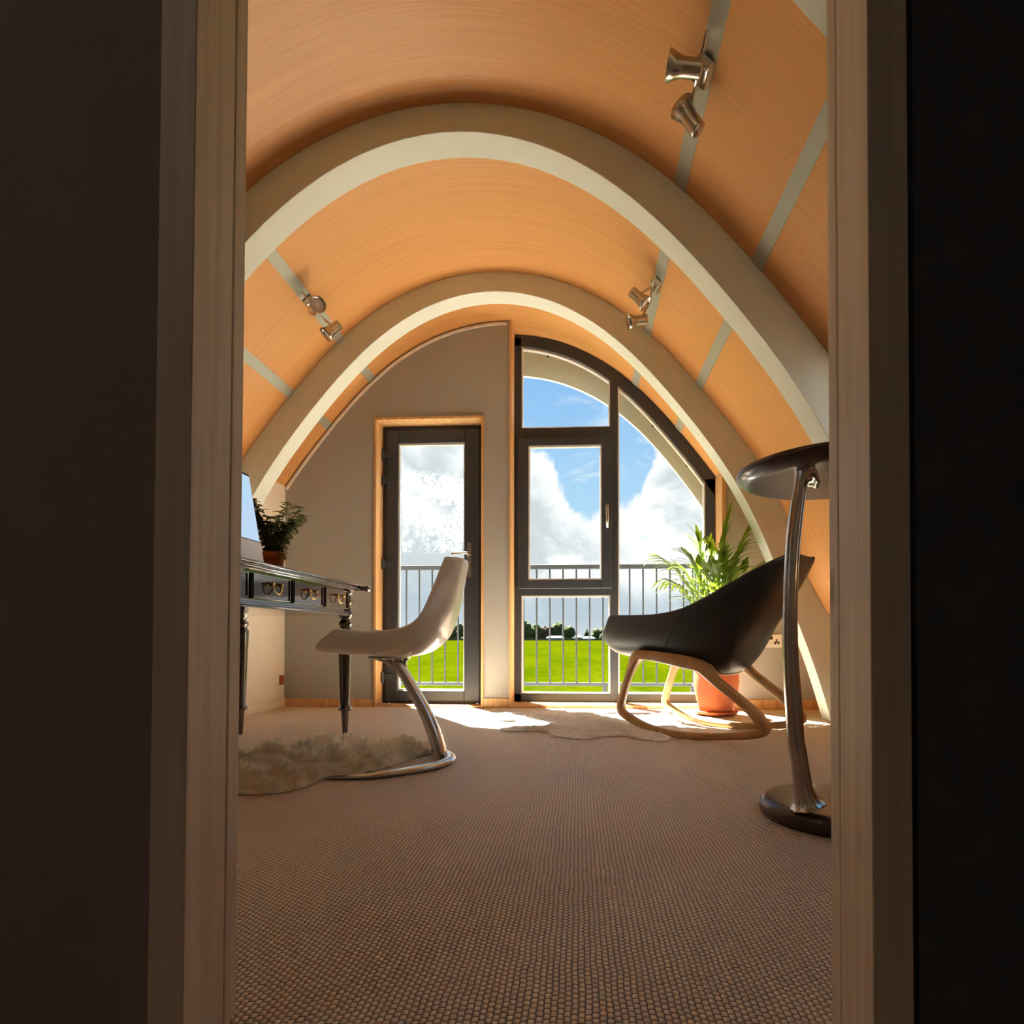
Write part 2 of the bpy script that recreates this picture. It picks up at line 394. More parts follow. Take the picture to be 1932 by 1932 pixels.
fl = MB().box(-3.2, 2.4, -1.6, 4.30, -.12, 0).obj('floor', 'carpet'); tag(fl, kind='structure')
SW_Y0, SW_Y1 = 1.50, 2.36; SW_T0, SW_T1 = thA(1.54), thA(2.05)     # unseen side window added for fill light, right-hand vault beside the doorway
RL_Y0, RL_Y1 = .99, 1.11; RL_T0, RL_T1 = thA(-.85), thA(-.72)    # unseen rooflight added to bounce sun into the near bay
mb = MB()
for t0, t1, y0, y1 in ((-tA, RL_T0, .70, 4.52), (RL_T0, RL_T1, .70, RL_Y0), (RL_T0, RL_T1, RL_Y1, 4.52), (RL_T1, SW_T0, .70, 4.52), (SW_T0, SW_T1, .70, SW_Y0), (SW_T0, SW_T1, SW_Y1, 4.52), (SW_T1, tA, .70, 4.52)):
    a = arch_slab(cA, .03, cA, .20, t0, t1, y0, y1, 40 if t1-t0 > .6 else 12); mb.add(a.v, a.f)
roof = mb.obj('ceiling', 'membrane'); tag(roof, kind='structure')
US = [-2.29, -1.26, -.95, .95, 1.26, 2.29]
ED = [.745]+[r+RIB_T/2 for r in RIBS]+[4.50]
for i in range(4):
    for j in range(5):
        t0 = max(thA(US[j]), -tA); t1 = min(thA(US[j+1]), tA)
        if i == 0 and j in (1, 2):
            ob = MB(); lo, hi = t0+.004, t1-.004
            for a0, a1, y0, y1 in ((lo, max(lo, RL_T0), ED[0]+.001, ED[1]-.001), (max(lo, RL_T0), min(hi, RL_T1), ED[0]+.001, RL_Y0), (max(lo, RL_T0), min(hi, RL_T1), RL_Y1, ED[1]-.001), (min(hi, RL_T1), hi, ED[0]+.001, ED[1]-.001)):
                if a1-a0 > .002: a = arch_slab(cA, 0, cA, .022, a0, a1, y0, y1, 24); ob.add(a.v, a.f)
        elif j == 2:
            ob = arch_slab(cA, 0, cA, .022, t0+.004, t1-.004, ED[i]+.001, ED[i+1]-.001, 48)
        elif i == 1 and j == 4:
            ob = MB()
            for a0, a1, y0, y1 in ((t0+.004, SW_T0, ED[1]+.001, ED[2]-.001), (SW_T0, SW_T1, ED[1]+.001, SW_Y0), (SW_T0, SW_T1, SW_Y1, ED[2]-.001), (SW_T1, t1-.004, ED[1]+.001, ED[2]-.001)):
                a = arch_slab(cA, 0, cA, .022, a0, a1, y0, y1, 12); ob.add(a.v, a.f)
        else: ob = arch_slab(cA, 0, cA, .022, t0+.004, t1-.004, ED[i]+.001, ED[i+1]-.001, 16)
        put(ob.obj('panel', 'ply', smooth=False), roof)
    for u in (-1.26, -.95, .95, 1.26):
        if i == 0 and u == -.95: pass
        t = thA(u); w = .029/math.hypot(u, zA(XC+u)-.6)
        put(arch_slab(cA, -.005, cA, .001, t-w, t+w, ED[i]+.002, ED[i+1]-.002, 5).obj('cover_strip', 'strip'), roof)
for r in RIBS[:3]:
    put(arch_slab(cB, 0, cA, .0, -tB, tB, r, r+RIB_T, 96).obj('arched_rib', 'rib', bevel=.003), roof)
wn2 = empty('added_side_window', (arch(cA, (SW_T0+SW_T1)/2)[0], 1.93, arch(cA, (SW_T0+SW_T1)/2)[1])); tag(wn2, kind='structure')  # added opening out of view, lets extra sky light in
mb = MB()
for t0, t1, y0, y1 in ((SW_T0, SW_T0+.03, SW_Y0, SW_Y1), (SW_T1-.03, SW_T1, SW_Y0, SW_Y1), (SW_T0, SW_T1, SW_Y0, SW_Y0+.05), (SW_T0, SW_T1, SW_Y1-.05, SW_Y1)):
    a = arch_slab(cA, .005, cA, .19, t0, t1, y0, y1, 8); mb.add(a.v, a.f)
mb.obj('window_frame', 'pine', wn2)
arch_slab(cA, .12, cA, .126, SW_T0+.03, SW_T1-.03, SW_Y0+.05, SW_Y1-.05, 8).obj('pane', 'glass', wn2)
rlw = empty('added_rooflight', (arch(cA, (RL_T0+RL_T1)/2)[0], 1.02, arch(cA, (RL_T0+RL_T1)/2)[1])); tag(rlw, kind='structure')  # added opening above the frame, brightens the room from behind
mb = MB()
for t0, t1, y0, y1 in ((RL_T0, RL_T0+.02, RL_Y0, RL_Y1), (RL_T1-.02, RL_T1, RL_Y0, RL_Y1), (RL_T0, RL_T1, RL_Y0, RL_Y0+.03), (RL_T0, RL_T1, RL_Y1-.03, RL_Y1)):
    a = arch_slab(cA, .005, cA, .19, t0, t1, y0, y1, 8); mb.add(a.v, a.f)
mb.obj('window_frame', 'pine', rlw)
arch_slab(cA, .15, cA, .156, RL_T0+.02, RL_T1-.02, RL_Y0+.03, RL_Y1-.03, 8).obj('pane', 'glass', rlw)
cC, tC = fit_arch([(0, 2.51), (.10, 2.506), (.3, 2.480), (.49, 2.418), (.626, 2.350), (.752, 2.277), (.836, 2.214), (.961, 2.104), (1.16, 1.884), (1.327, 1.675), (1.485, 1.467), (1.66, 1.14), (1.82, .72), (1.95, .32), (2.04, 0)])
put(arch_slab(cC, 0, cA, 0, -tC, tC, FY, FY+.03, 96).obj('arched_fascia', 'fascia', bevel=.002), roof)
# screws in the face of the end rib
for x, y in ((1034, 672), (1232, 803), (1296, 878)):
    p = atY(x, y, FY-.004)
    MB().tube([(p.x, FY-.006, p.z), (p.x, FY+.004, p.z)], .010, 8).obj('screw', 'galv', roof)

def wall_cols(x0, x1, zb, y0, y1, n=1, top=None):
    mb = MB(); rs = []
    for x in np.linspace(x0, x1, n+1):
        zt = top if top is not None else zA(x)+.01
        rs.append([(x, y0, zb), (x, y1, zb), (x, y1, zt), (x, y0, zt)])
    return mb.rings(rs)
DX0, DX1, DZ = -1.455, -.672, 2.068                               # door opening in the end wall
WX0, WX1 = -.478, 1.004                                           # window opening
KX = -2.115                                                       # knee wall face
mb = MB()
for a in (wall_cols(KX-.06, DX0, 0, YF, 4.27, 16), wall_cols(DX0, DX1, DZ, YF, 4.27, 8), wall_cols(DX1, WX0, 0, YF, 4.27, 4), wall_cols(WX1, 1.76, 0, YF, 4.27, 16)):
    mb.add(a.v, a.f)
tag(mb.obj('wall_far', 'plaster'), kind='structure')
mb = MB().box(KX-.06, KX, .74, YF, 0, 1.60); tag(mb.obj('wall_left', 'white_plaster'), kind='structure')
tag(MB().box(KX, KX+.014, .75, YF, 0, .062).obj('baseboard_left', 'white_plaster', bevel=.003), kind='structure')
for nm, a, b, h in (('baseboard_far_left', KX, DX0-.006, .055), ('baseboard_far_middle', DX1+.006, WX0-.004, .066), ('baseboard_far_right', WX1+.03, 1.66, .066)):
    tag(MB().box(a, b, YF-.016, YF, 0, h).obj(nm, 'pine', bevel=.003), kind='structure')
# light bead where the end wall meets the vault
tag(arch_slab(cA, -.028, cA, -.012, -1.02, thA(WX0-XC-.03), YF-.012, YF+.004, 60).obj('trim_1', 'white_plaster'), kind='structure')
# pine linings of the window opening and of the door opening
tag(MB().box(WX0-.010, WX0+.008, YF-.014, 4.30, 0, zA(WX0)-.01).obj('trim_2', 'pine', bevel=.002), kind='structure')
tag(MB().box(WX1-.006, WX1+.02, YF-.012, 4.30, 0, zA(WX1)-.01).obj('trim_3', 'pine', bevel=.002), kind='structure')
mb = MB().box(DX0-.004, DX0+.014, YF-.014, 4.24, 0, DZ-.014).box(DX1-.014, DX1+.004, YF-.014, 4.24, 0, DZ-.014).box(DX0-.004, DX1+.004, YF-.014, 4.24, DZ-.014, DZ+.004)
tag(mb.obj('trim_4', 'pine', bevel=.002), kind='structure')
tag(MB().box(WX0, WX1, YF-.012, 4.32, .0, .022).obj('trim_5', 'pine', bevel=.003), kind='structure')
tag(MB().box(DX0, DX1, YF-.012, 4.24, .0, .012).obj('trim_6', 'pine', bevel=.003), kind='structure')

# ---- door
dr = empty('door_1', (-1.06, 4.25, 0)); tag(dr, kind='structure')
DY = 4.215
gx0, gx1 = atY(751, 1000, DY).x, atY(876, 1000, DY).x; gz1, gz0 = atY(800, 836, DY).z, atY(800, 1303, DY).z
fx0, fx1, fz1 = DX0+.014, DX1-.014, DZ-.014
def frame4(x0, x1, z0, z1, wl, wr, wb, wt, y0, y1):
    return MB().box(x0, x0+wl, y0, y1, z0, z1).box(x1-wr, x1, y0, y1, z0, z1).box(x0+wl, x1-wr, y0, y1, z0, z0+wb).box(x0+wl, x1-wr, y0, y1, z1-wt, z1)
frame4(fx0, fx1, .012, fz1, .05, .05, .02, .05, DY+.018, DY+.085).obj('door_frame', 'pvc', dr, bevel=.004)
frame4(fx0+.03, fx1-.03, .028, fz1-.03, gx0-fx0-.03, fx1-.03-gx1, gz0-.028, fz1-.03-gz1, DY, DY+.07).obj('door_leaf', 'pvc', dr, bevel=.006)
frame4(gx0-.001, gx1+.001, gz0-.001, gz1+.001, .011, .009, .012, .012, DY+.012, DY+.04).obj('glazing_bead', 'spacer', dr)
MB().box(gx0, gx1, DY+.030, DY+.036, gz0, gz1).obj('pane', 'glass_mist', dr)
for y in (857, 905, 1062, 1276):
    p = atY(728, y, DY-.012)
    h = MB().box(fx0+.012, fx0+.085, DY-.012, DY+.004, p.z-.028, p.z+.018).obj('hinge', 'pvc', dr, bevel=.004)
    MB().tube([(fx0+.012, DY-.014, p.z-.045), (fx0+.012, DY-.014, p.z+.03)], .011, 10).obj('pin', 'pvc', h)
p0 = atY(885.5, 1023, DY-.01); p1 = atY(885.5, 1088, DY-.01)
hp = MB().box(p0.x-.013, p0.x+.013, DY-.009, DY+.002, p1.z, p0.z).obj('handle_plate', 'steel', dr, bevel=.003)
q = atY(884, 1043, DY-.05)
MB().tube([(q.x, DY, q.z), (q.x, DY-.045, q.z), (q.x-.02, DY-.052, q.z), (q.x-.125, DY-.05, q.z-.004)], .009, 10).obj('lever', 'steel', hp, smooth=True)
q = atY(886, 1071, DY-.01)
MB().lathe([(.008, -.02), (.008, .02)], q.x, DY-.012, q.z, 10).obj('lock_cylinder', 'steel', hp)

# ---- window
WY = 4.285
wn = empty('window_1', (.26, 4.32, 0)); tag(wn, kind='structure')
ml, mr = atY(1151, 900, WY).x, atY(1166, 900, WY).x               # mullion
L0 = WX0+.008; R1 = WX1-.006; ZB = .022
def inset_arch(X, w): # z of the arch curve moved inward by w at X
    T = np.linspace(-1.5, 1.5, 600)
    xs, zs = [], []
    for t in T:
        a, b = arch(cA, t, -w); xs.append(a); zs.append(b)
    return float(np.interp(X, xs, zs))
def arch_piece(x0, x1, w0, w1, y0, y1, n=20):
    rs = []
    for x in np.linspace(x0, x1, n+1):
        a, b = inset_arch(x, w1), inset_arch(x, w0)
        rs.append([(x, y0, a), (x, y1, a), (x, y1, b), (x, y0, b)])
    return MB().rings(rs)
AW = .088
gb0 = atY(1060, 1309, WY).z; ttop = atY(1060, 806, WY).z; tbot = atY(1060, 831, WY).z; t2t = atY(1060, 1109, WY).z; t2b = atY(1060, 1124, WY).z
gl = atY(984, 900, WY).x; gr = atY(1331, 1100, WY).x
fr = MB().box(L0, gl, WY, WY+.07, ZB, inset_arch(L0, .02)).box(ml, mr, WY-.004, WY+.07, ZB, inset_arch(mr, .05))
fr.box(gr, R1, WY, WY+.07, ZB, inset_arch(R1, .01)).box(L0, R1, WY, WY+.07, ZB, gb0)
fr.box(gl, ml, WY, WY+.07, tbot, ttop).box(gl, ml, WY, WY+.07, t2b, t2t)
a = arch_piece(L0, R1, .0, AW, WY, WY+.07, 40); fr.add(a.v, a.f)
fr.obj('window_frame', 'pvc', wn, bevel=.004)
# opening sash in the middle left light
sx0, sx1, sz0, sz1 = gl-.028, ml+.012, t2t-.008, tbot+.01
s0, s1 = atY(997, 900, WY-.03).x, atY(1135, 900, WY-.03).x; u0, u1 = atY(1060, 1094, WY-.03).z, atY(1060, 840, WY-.03).z
sash = frame4(sx0, sx1, sz0, sz1, s0-sx0, sx1-s1, u0-sz0, sz1-u1, WY-.03, WY+.02).obj('sash', 'pvc', wn, bevel=.006)
def beads(x0, x1, z0, z1, y, mat_='spacer'): return frame4(x0, x1, z0, z1, .011, .011, .011, .011, y, y+.03)
beads(s0, s1, u0, u1, WY-.022).obj('glazing_bead', 'spacer', sash)
MB().box(s0, s1, WY+.0, WY+.006, u0, u1).obj('pane', 'glass', sash)
b = beads(gl, ml, gb0, t2b, WY+.006).obj('glazing_bead', 'spacer', wn)
MB().box(gl, ml, WY+.03, WY+.036, gb0, t2b).obj('pane', 'glass', wn)
# arched top light and the tall arched side light
def arch_light(x0, x1, zb, nm):
    t = MB().box(x0, x0+.010, WY+.006, WY+.05, zb, inset_arch(x0, AW)).box(x1-.010, x1, WY+.006, WY+.05, zb, inset_arch(x1, AW)).box(x0, x1, WY+.016, WY+.05, zb, zb+.010)
    a = arch_piece(x0, x1, AW-.004, AW+.012, WY+.016, WY+.05, 20); t.add(a.v, a.f); t.obj('glazing_bead', 'spacer', wn)
    rs = []
    for x in np.linspace(x0, x1, 21):
        z = inset_arch(x, AW); rs.append([(x, WY+.03, zb), (x, WY+.036, zb), (x, WY+.036, z), (x, WY+.03, z)])
    MB().rings(rs).obj('pane', 'glass', wn)
arch_light(gl, ml, ttop, 'top'); arch_light(mr, gr, gb0, 'side')
p = atY(1145.5, 958, WY-.04)
h = MB().box(p.x-.014, p.x+.014, WY-.042, WY-.028, p.z-.05, p.z+.03).obj('handle_rose', 'steel', wn, bevel=.004)
MB().tube([(p.x, WY-.03, p.z+.0), (p.x, WY-.065, p.z), (p.x, WY-.07, p.z-.02), (p.x, WY-.066, p.z-.15)], [.010, .010, .012, .009], 10).obj('lever', 'steel', h, smooth=True)

# ------------------------------------------------------------------ hall side of the doorway
LXn, RXn = -.436, .327
PY0, PY1 = .652, .752
tag(MB().box(-3.2, LXn-.043, PY0+.006, PY1-.006, 0, 3.0).obj('wall_hall_left', 'hall'), kind='structure')
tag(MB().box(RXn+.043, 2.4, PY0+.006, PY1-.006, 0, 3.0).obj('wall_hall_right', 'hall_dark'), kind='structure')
tag(MB().box(LXn-.043, RXn+.043, PY0+.006, PY1-.006, 2.06, 3.0).obj('wall_hall_head', 'hall'), kind='structure')
for nm, a, b, z0, z1 in (('wall_near_left', KX, LXn-.043, 0, 3.0), ('wall_near_right', RXn+.043, 1.75, 0, 3.0), ('wall_near_head', LXn-.043, RXn+.043, 2.06, 3.0)):
    tag(MB().box(a, b, PY1-.006, PY1, z0, z1).obj(nm, 'plaster'), kind='structure')
def lean_post(xb, xt, sgn, name):
    """door lining post standing a little out of plumb, with a rebate groove near its room edge"""
    zt = 2.06; rs = []
    sec = [(0, PY0), (0, PY0+.076), (.0025, PY0+.0765), (.0025, PY0+.079), (0, PY0+.0795), (0, PY1+.004), (.043, PY1+.004), (.043, PY0)]
    for z in (0, zt):
        x = xb+(xt-xb)*z/1.2
        rs.append([(x+sgn*a, b, z) for a, b in sec])
    return tag(MB().rings(rs).obj(name, 'raw_pine', bevel=.0015), kind='structure')
def xat(px, py): return atY(px, py, PY0)
a, b = xat(345, 1932), xat(372, 0); lx = a.x+(b.x-a.x)*(0-a.z)/(b.z-a.z); lx2 = a.x+(b.x-a.x)*(1.2-a.z)/(b.z-a.z)
lean_post(lx, lx2, -1, 'trim_7')
a, b = xat(1648, 1932), xat(1635, 0); rx = a.x+(b.x-a.x)*(0-a.z)/(b.z-a.z); rx2 = a.x+(b.x-a.x)*(1.2-a.z)/(b.z-a.z)
lean_post(rx, rx2, 1, 'trim_8')
tag(MB().box(LXn-.043, RXn+.043, PY0, PY1+.004, 2.02, 2.06).obj('trim_9', 'raw_pine'), kind='structure')
hw = MB().box(-3.26, -3.2, -1.6, PY0, 0, 3.0); tag(hw.obj('wall_hall_side_left', 'hall'), kind='structure')
tag(MB().box(2.4, 2.46, -1.6, PY0, 0, 3.0).obj('wall_hall_side_right', 'hall_dark'), kind='structure')
tag(MB().box(-3.2, 2.4, -1.66, -1.6, 0, 3.0).obj('wall_hall_back', 'hall'), kind='structure')
tag(MB().box(-3.26, 2.46, -1.66, PY1, 3.0, 3.06).obj('ceiling_hall', 'hall'), kind='structure')

lm = empty('added_hall_lamp', (-1.9, -.7, 3.0)); tag(lm, 'added unseen round ceiling lamp that brightens the dark hall', 'lamp')  # lamp added behind the camera to lift the hall walls
MB().lathe([(0, -.02), (.11, -.02), (.115, 0), (.11, .0)], -1.9, -.7, 3.0, 24).obj('added_lamp_base', 'spacer', lm)
gm = bpy.data.materials.new('hall_fill_glow'); gm.use_nodes = True
_k = NT(gm.node_tree); _k.n.clear(); _e = _k.add('ShaderNodeEmission', {'Color': (1, .80, .66, 1), 'Strength': HALL_FILL}); _k.add('ShaderNodeOutputMaterial', {0: _e.outputs[0]})
MB().lathe([(0, -.07), (.05, -.065), (.085, -.045), (.095, -.02), (0, -.02)], -1.9, -.7, 3.0, 24).obj('added_lamp_shade', gm, lm, smooth=True)
# ------------------------------------------------------------------ outside: balcony, field, trees
tag(MB().box(-2.9, 1.9, 4.30, 5.02, -.14, -.03).obj('balcony_floor', 'deck'), kind='structure')
RY = 4.96
rl = empty('balcony_railing', (-.53, RY, -.03)); tag(rl, 'grey galvanised balcony railing with upright bars beyond the glazing', 'railing')
zt = atY(1100, 1069.5, RY).z; zb = atY(1100, 1291, RY).z
XR, XL = .965, -2.03
MB().box(XL, XR+.02, RY-.02, RY+.02, zt-.018, zt+.018).box(XR-.02, XR+.02, 4.36, RY-.02, zt-.018, zt+.018).box(XL-.02, XL+.02, 4.36, RY+.02, zt-.018, zt+.018).obj('handrail', 'galv', rl, bevel=.004)
MB().box(XL, XR+.02, RY-.015, RY+.015, zb-.014, zb+.014).box(XR-.015, XR+.015, 4.36, RY-.015, zb-.014, zb+.014).box(XL-.015, XL+.015, 4.36, RY+.015, zb-.014, zb+.014).obj('bottom_rail', 'galv', rl, bevel=.004)
bar = None
xs = [(-.353+.1127*i, RY) for i in range(-15, 12)]+[(XR, RY-.11*j) for j in range(0, 6)]+[(XL, RY-.11*j) for j in range(0, 6)]
for x, y in xs:
    if x < XL-.001 or x > XR+.001: continue
    if bar is None:
        bar = MB().tube([(0, 0, zb), (0, 0, zt)], .0075, 8).obj('bar', 'galv'); o = bar
    else: o = bar.copy(); C.objects.link(o)
    o.location = (x, y, 0); put(o, rl)
for x in (XL, -.75, .225, XR):
    MB().box(x-.02, x+.02, RY-.012, RY+.012, -.03, zb).obj('post_foot', 'galv', rl)
GZ = -3.0
tag(MB().add([(-700, 5.6, GZ), (700, 5.6, GZ), (700, 720, GZ), (-700, 720, GZ)], [(0, 1, 2, 3)]).obj('ground', 'grass'), kind='structure')
tag(MB().box(-500, 500, 560, 564, GZ, GZ+2.2).obj('hedge', 'tree_dark'), 'long dark hedge along the far edge of the green field', 'hedge')
def lump(mb, c, r, sq=1.0, seed=0, n=2):
    bm = bmesh.new(); bmesh.ops.create_icosphere(bm, subdivisions=n, radius=1)
    rr = np.random.default_rng(seed); ph = rr.uniform(0, 6, 6)
    vs = []
    for v in bm.verts:
        p = v.co; k_ = 1+.16*math.sin(5*p.x+ph[0])*math.sin(5*p.y+ph[1])+.14*math.sin(9*p.z+ph[2])*math.sin(8*p.x+ph[3])+rr.normal(0, .07)
        vs.append((c[0]+p.x*r*k_, c[1]+p.y*r*k_, c[2]+p.z*r*k_*sq))
    mb.add(vs, [[q.index for q in f.verts] for f in bm.faces]); bm.free()
TREES = [(852, 1183, 9, 'tree_green', 'pale green tree seen through the door glass', 600), (868, 1176, 8, 'tree_green', 'taller green tree at the right of the door glass', 660),
         (992, 1175, 11, 'tree_green', 'leftmost green tree behind the railing in the lower window light', 600), (1009, 1181, 9, 'tree_green', 'yellow green tree second from left beyond the field', 640),
         (1026, 1184, 8, 'tree_copper', 'small copper leaved tree left of the big round tree', 680), (1037, 1182, 7, 'tree_copper', 'copper tree touching the big round green tree', 615),
         (1052, 1178, 11, 'tree_green', 'big round green tree above the white building', 655), (1070, 1185, 10, 'tree_green', 'broad low green tree right of the biggest one', 700),
         (1107, 1184, 4.5, 'tree_dark', 'narrow dark conifer standing beyond the field', 600), (1127, 1190, 9, 'tree_green', 'low pale green tree right of the conifer', 690),
         (1144, 1184, 8, 'tree_green', 'green tree just left of the window mullion', 640), (1180, 1186, 12, 'tree_green', 'green tree right of the mullion above the chair', 600)]
for i, (x, y, w, m_, lab, Y) in enumerate(TREES):
    w *= Y/550; top = atY(x, y, Y).z; X = atY(x, y, Y).x; hgt = top-GZ
    t = empty('tree', (X, Y, GZ)); tag(t, lab, 'tree', 'trees beyond the field')
    mb = MB(); rr = np.random.default_rng(i+50)
    for q in range(9):
        f = q/8
        mb_r = w*(.42 if m_ != 'tree_dark' else .5*(1-f)+.12)*rr.uniform(.8, 1.15)
        lump(mb, (X+rr.uniform(-.5, .5)*w*(1-.5*f)*(.3 if m_ == 'tree_dark' else 1), Y+rr.uniform(-2, 2), GZ+hgt*(.28+.58*f)), mb_r, .9, i*20+q)
    mb.obj('crown', m_, t)
    MB().lathe([(.5, 0), (.35, hgt*.5)], X, Y, GZ, 8).obj('trunk', 'bark', t)
def shed(px0, px1, pyt, Y, lab, m_='white_sheet'):
    a, b = atY(px0, pyt, Y), atY(px1, pyt, Y); r = empty('building', ((a.x+b.x)/2, Y, GZ)); tag(r, lab, 'building')
    h = a.z-GZ
    MB().box(a.x, b.x, Y, Y+10, GZ, GZ+h*.62).obj('wall', m_, r)
    MB().rings([[(a.x-.5, Y-.5, GZ+h*.6), (b.x+.5, Y-.5, GZ+h*.6), (b.x-2, Y+5, GZ+h), (a.x+2, Y+5, GZ+h)], [(a.x-.5, Y+10.5, GZ+h*.6), (b.x+.5, Y+10.5, GZ+h*.6), (b.x-2, Y+5.2, GZ+h), (a.x+2, Y+5.2, GZ+h)]]).obj('roof', 'white_sheet', r)
shed(1031, 1064, 1200, 535, 'long white roofed building below the big round tree')
shed(1088, 1098, 1198, 538, 'small white building left of the conifer')
shed(1100, 1122, 1201, 536, 'low pale building at the field edge under the conifer')

# ------------------------------------------------------------------ spotlights on the cover strips
def spot_head(mb_scale=1.0):
    # along +x: narrow back at 0, flared mouth at 0.115
    return [(.022, -.003), (.026, 0), (.0265, .004), (.0265, .052), (.028, .064), (.033, .080), (.043, .104), (.041, .105), (.034, .088), (.026, .07)]
def orient(o, d): o.rotation_euler = Vector(d).to_track_quat('Z', 'Y').to_euler()
def spotlight(u, Y, heads, label, bar_dirs=1):
    X, z = arch(cA, thA(u), -.006); t = thA(u)
    x2, z2 = arch(cA, t, -.106); inn = Vector((x2-X, 0, z2-z)).normalized()
    root = empty('twin_spotlight', (X, Y, z)); tag(root, label, 'spotlight', 'twin spotlights on the ceiling strips')
    base = Vector((X, Y, z))
    side = Vector((0, 1, 0)).cross(inn)
    sec = []
    mb = MB()
    for dy, dn, ds in [(-.04, 0, .03), (.04, 0, .03)]: pass
    vs = []
    for n_ in (0, .032):
        for y_, s_ in ((-.045, -.032), (.045, -.032), (.045, .032), (-.045, .032)): vs.append(base+inn*n_+Vector((0, y_*(1-n_*6), 0))+side*s_*(1-n_*6))
    MB().add(vs, [(3, 2, 1, 0), (4, 5, 6, 7), (0, 1, 5, 4), (1, 2, 6, 5), (2, 3, 7, 6), (3, 0, 4, 7)]).obj('mount', 'steel', root, bevel=.006)
    c0 = base+inn*.045
    MB().tube([base+inn*.028, c0], .010, 10).obj('stem', 'steel', root)
    MB().tube([c0+Vector((0, -.15, 0)), c0+Vector((0, .15, 0))], .0055, 8).obj('bar', 'chrome', root)
    for (dy, d, kn) in heads:
        d = Vector(d).normalized(); j = c0+Vector((0, dy, 0)); pos = j+Vector(kn)
        MB().tube([j, pos], .007, 8).obj('knuckle', 'steel', root)
        h = MB().lathe(spot_head(), n=28).obj('lamp_head', 'steel', smooth=True)
        h.location = pos-d*.035+Vector(kn).normalized()*.030; orient(h, d); put(h, root)
        ln = MB().lathe([(.030, .082), (.034, .090), (.012, .093)], n=20).obj('lens', 'lens'); ln.parent = h
    return root
spotlight(.95, 1.895, [(-.085, (-1, .05, .22), (-.018, 0, -.022)), (.085, (-.52, .05, .85), (.002, .0, -.036))], 'brushed steel twin spotlight at the top right, nearest the doorway')
spotlight(.95, 3.05, [(-.03, (.70, -.10, -.72), (-.055, 0, -.03)), (.11, (-1, -.1, -.16), (-.03, .02, -.055))], 'brushed steel twin spotlight on the right strip between both white arches')
spotlight(-.95, 3.12, [(-.05, (.62, -.74, -.15), (.02, -.02, -.03)), (.12, (-.62, -.3, -.72), (.035, .0, -.03))], 'brushed steel twin spotlight on the left side of the vault')

# ------------------------------------------------------------------ writing desk
DXF, DXB, D0, D1 = -1.16, -1.735, 1.68, 2.91
dk = empty('writing_desk', ((DXF+DXB)/2, (D0+D1)/2, 0)); tag(dk, 'dark mahogany writing desk with brass handled drawers along the left wall', 'desk')
mb = MB(); ov = .035
for i, (o_, z0, z1) in enumerate(((.030, .735, .743), (.040, .743, .750), (.034, .750, .757), (.042, .757, .766))):
    mb.box(DXB-o_, DXF+o_, D0-o_, D1+o_, z0, z1)
mb.obj('tabletop', 'mahogany', dk, bevel=.002)
mb = MB().box(DXB, DXF-.01, D0, D1, .622, .735)
for i, (o_, z0, z1) in enumerate(((.006, .606, .612), (.010, .612, .618), (.004, .618, .626))): mb.box(DXB-o_, DXF+o_-.004, D0-o_, D1+o_, z0, z1)
mb.obj('apron', 'mahogany', dk, bevel=.0015)
LEG = [(.012, 0), (.0125, .01), (.020, .115), (.021, .122), (.034, .130), (.036, .138), (.028, .146), (.024, .152), (.024, .158, 1), (.037, .52, 1), (.037, .535), (.030, .545), (.028, .55), (.036, .562), (.036, .572), (.026, .582), (.024, .59),
       (.034, .605), (.036, .622), (.030, .640), (.026, .652), (.033, .668), (.036, .684), (.033, .700), (.027, .712), (.036, .718), (.036, .735)]
leg0 = MB().lathe(LEG, n=32, flute=16, fd=.14).obj('leg', 'mahogany', smooth=True)
for i, (x, y) in enumerate(((DXF-.022, D1), (DXB+.005, D1), (DXF-.022, D0), (DXB+.005, D0))):
    o = leg0 if i == 0 else leg0.copy()
    if i: C.objects.link(o)
    o.location = (x, y, 0); put(o, dk)
MB().tube([(DXF+.02, D1+.02, .750), (DXF+.055, D1+.055, .750), (DXF+.060, D1+.060, .750), (DXF+.075, D1+.075, .750)], [.012, .012, .017, .014], 10).obj('corner_knob', 'mahogany', dk, smooth=True)
for (a, b) in ((1.72, 1.985), (2.015, 2.285), (2.315, 2.585), (2.612, 2.868)):
    d = MB().box(DXF-.02, DXF+.004, a, b, .637, .729).obj('drawer', 'mahogany', dk, bevel=.003)
    frame4(a, b, .637, .729, .006, .006, .005, .005, 0, .012)
    t = MB()
    t.box(DXF+.003, DXF+.008, a+.002, a+.007, .639, .727).box(DXF+.003, DXF+.008, b-.007, b-.002, .639, .727).box(DXF+.003, DXF+.008, a+.007, b-.007, .639, .643).box(DXF+.003, DXF+.008, a+.007, b-.007, .723, .727)
    t.obj('bead_moulding', 'mahogany', d)
    c = (a+b)/2
    for s in (-1, 1):
        MB().tube([(DXF+.003, c+s*.032, .697), (DXF+.006, c+s*.032, .697), (DXF+.018, c+s*.032, .697), (DXF+.022, c+s*.032, .697), (DXF+.030, c+s*.032, .697)], [.011, .009, .005, .008, .004], 12).obj('post', 'brass', d, smooth=True)
    bail = spline([(DXF+.02, c-.032, .697), (DXF+.024, c-.030, .678), (DXF+.026, c-.016, .664), (DXF+.027, c, .661), (DXF+.026, c+.016, .664), (DXF+.024, c+.030, .678), (DXF+.02, c+.032, .697)], 4)
    MB().tube(bail, .0035, 8).obj('bail_handle', 'brass', d, smooth=True)

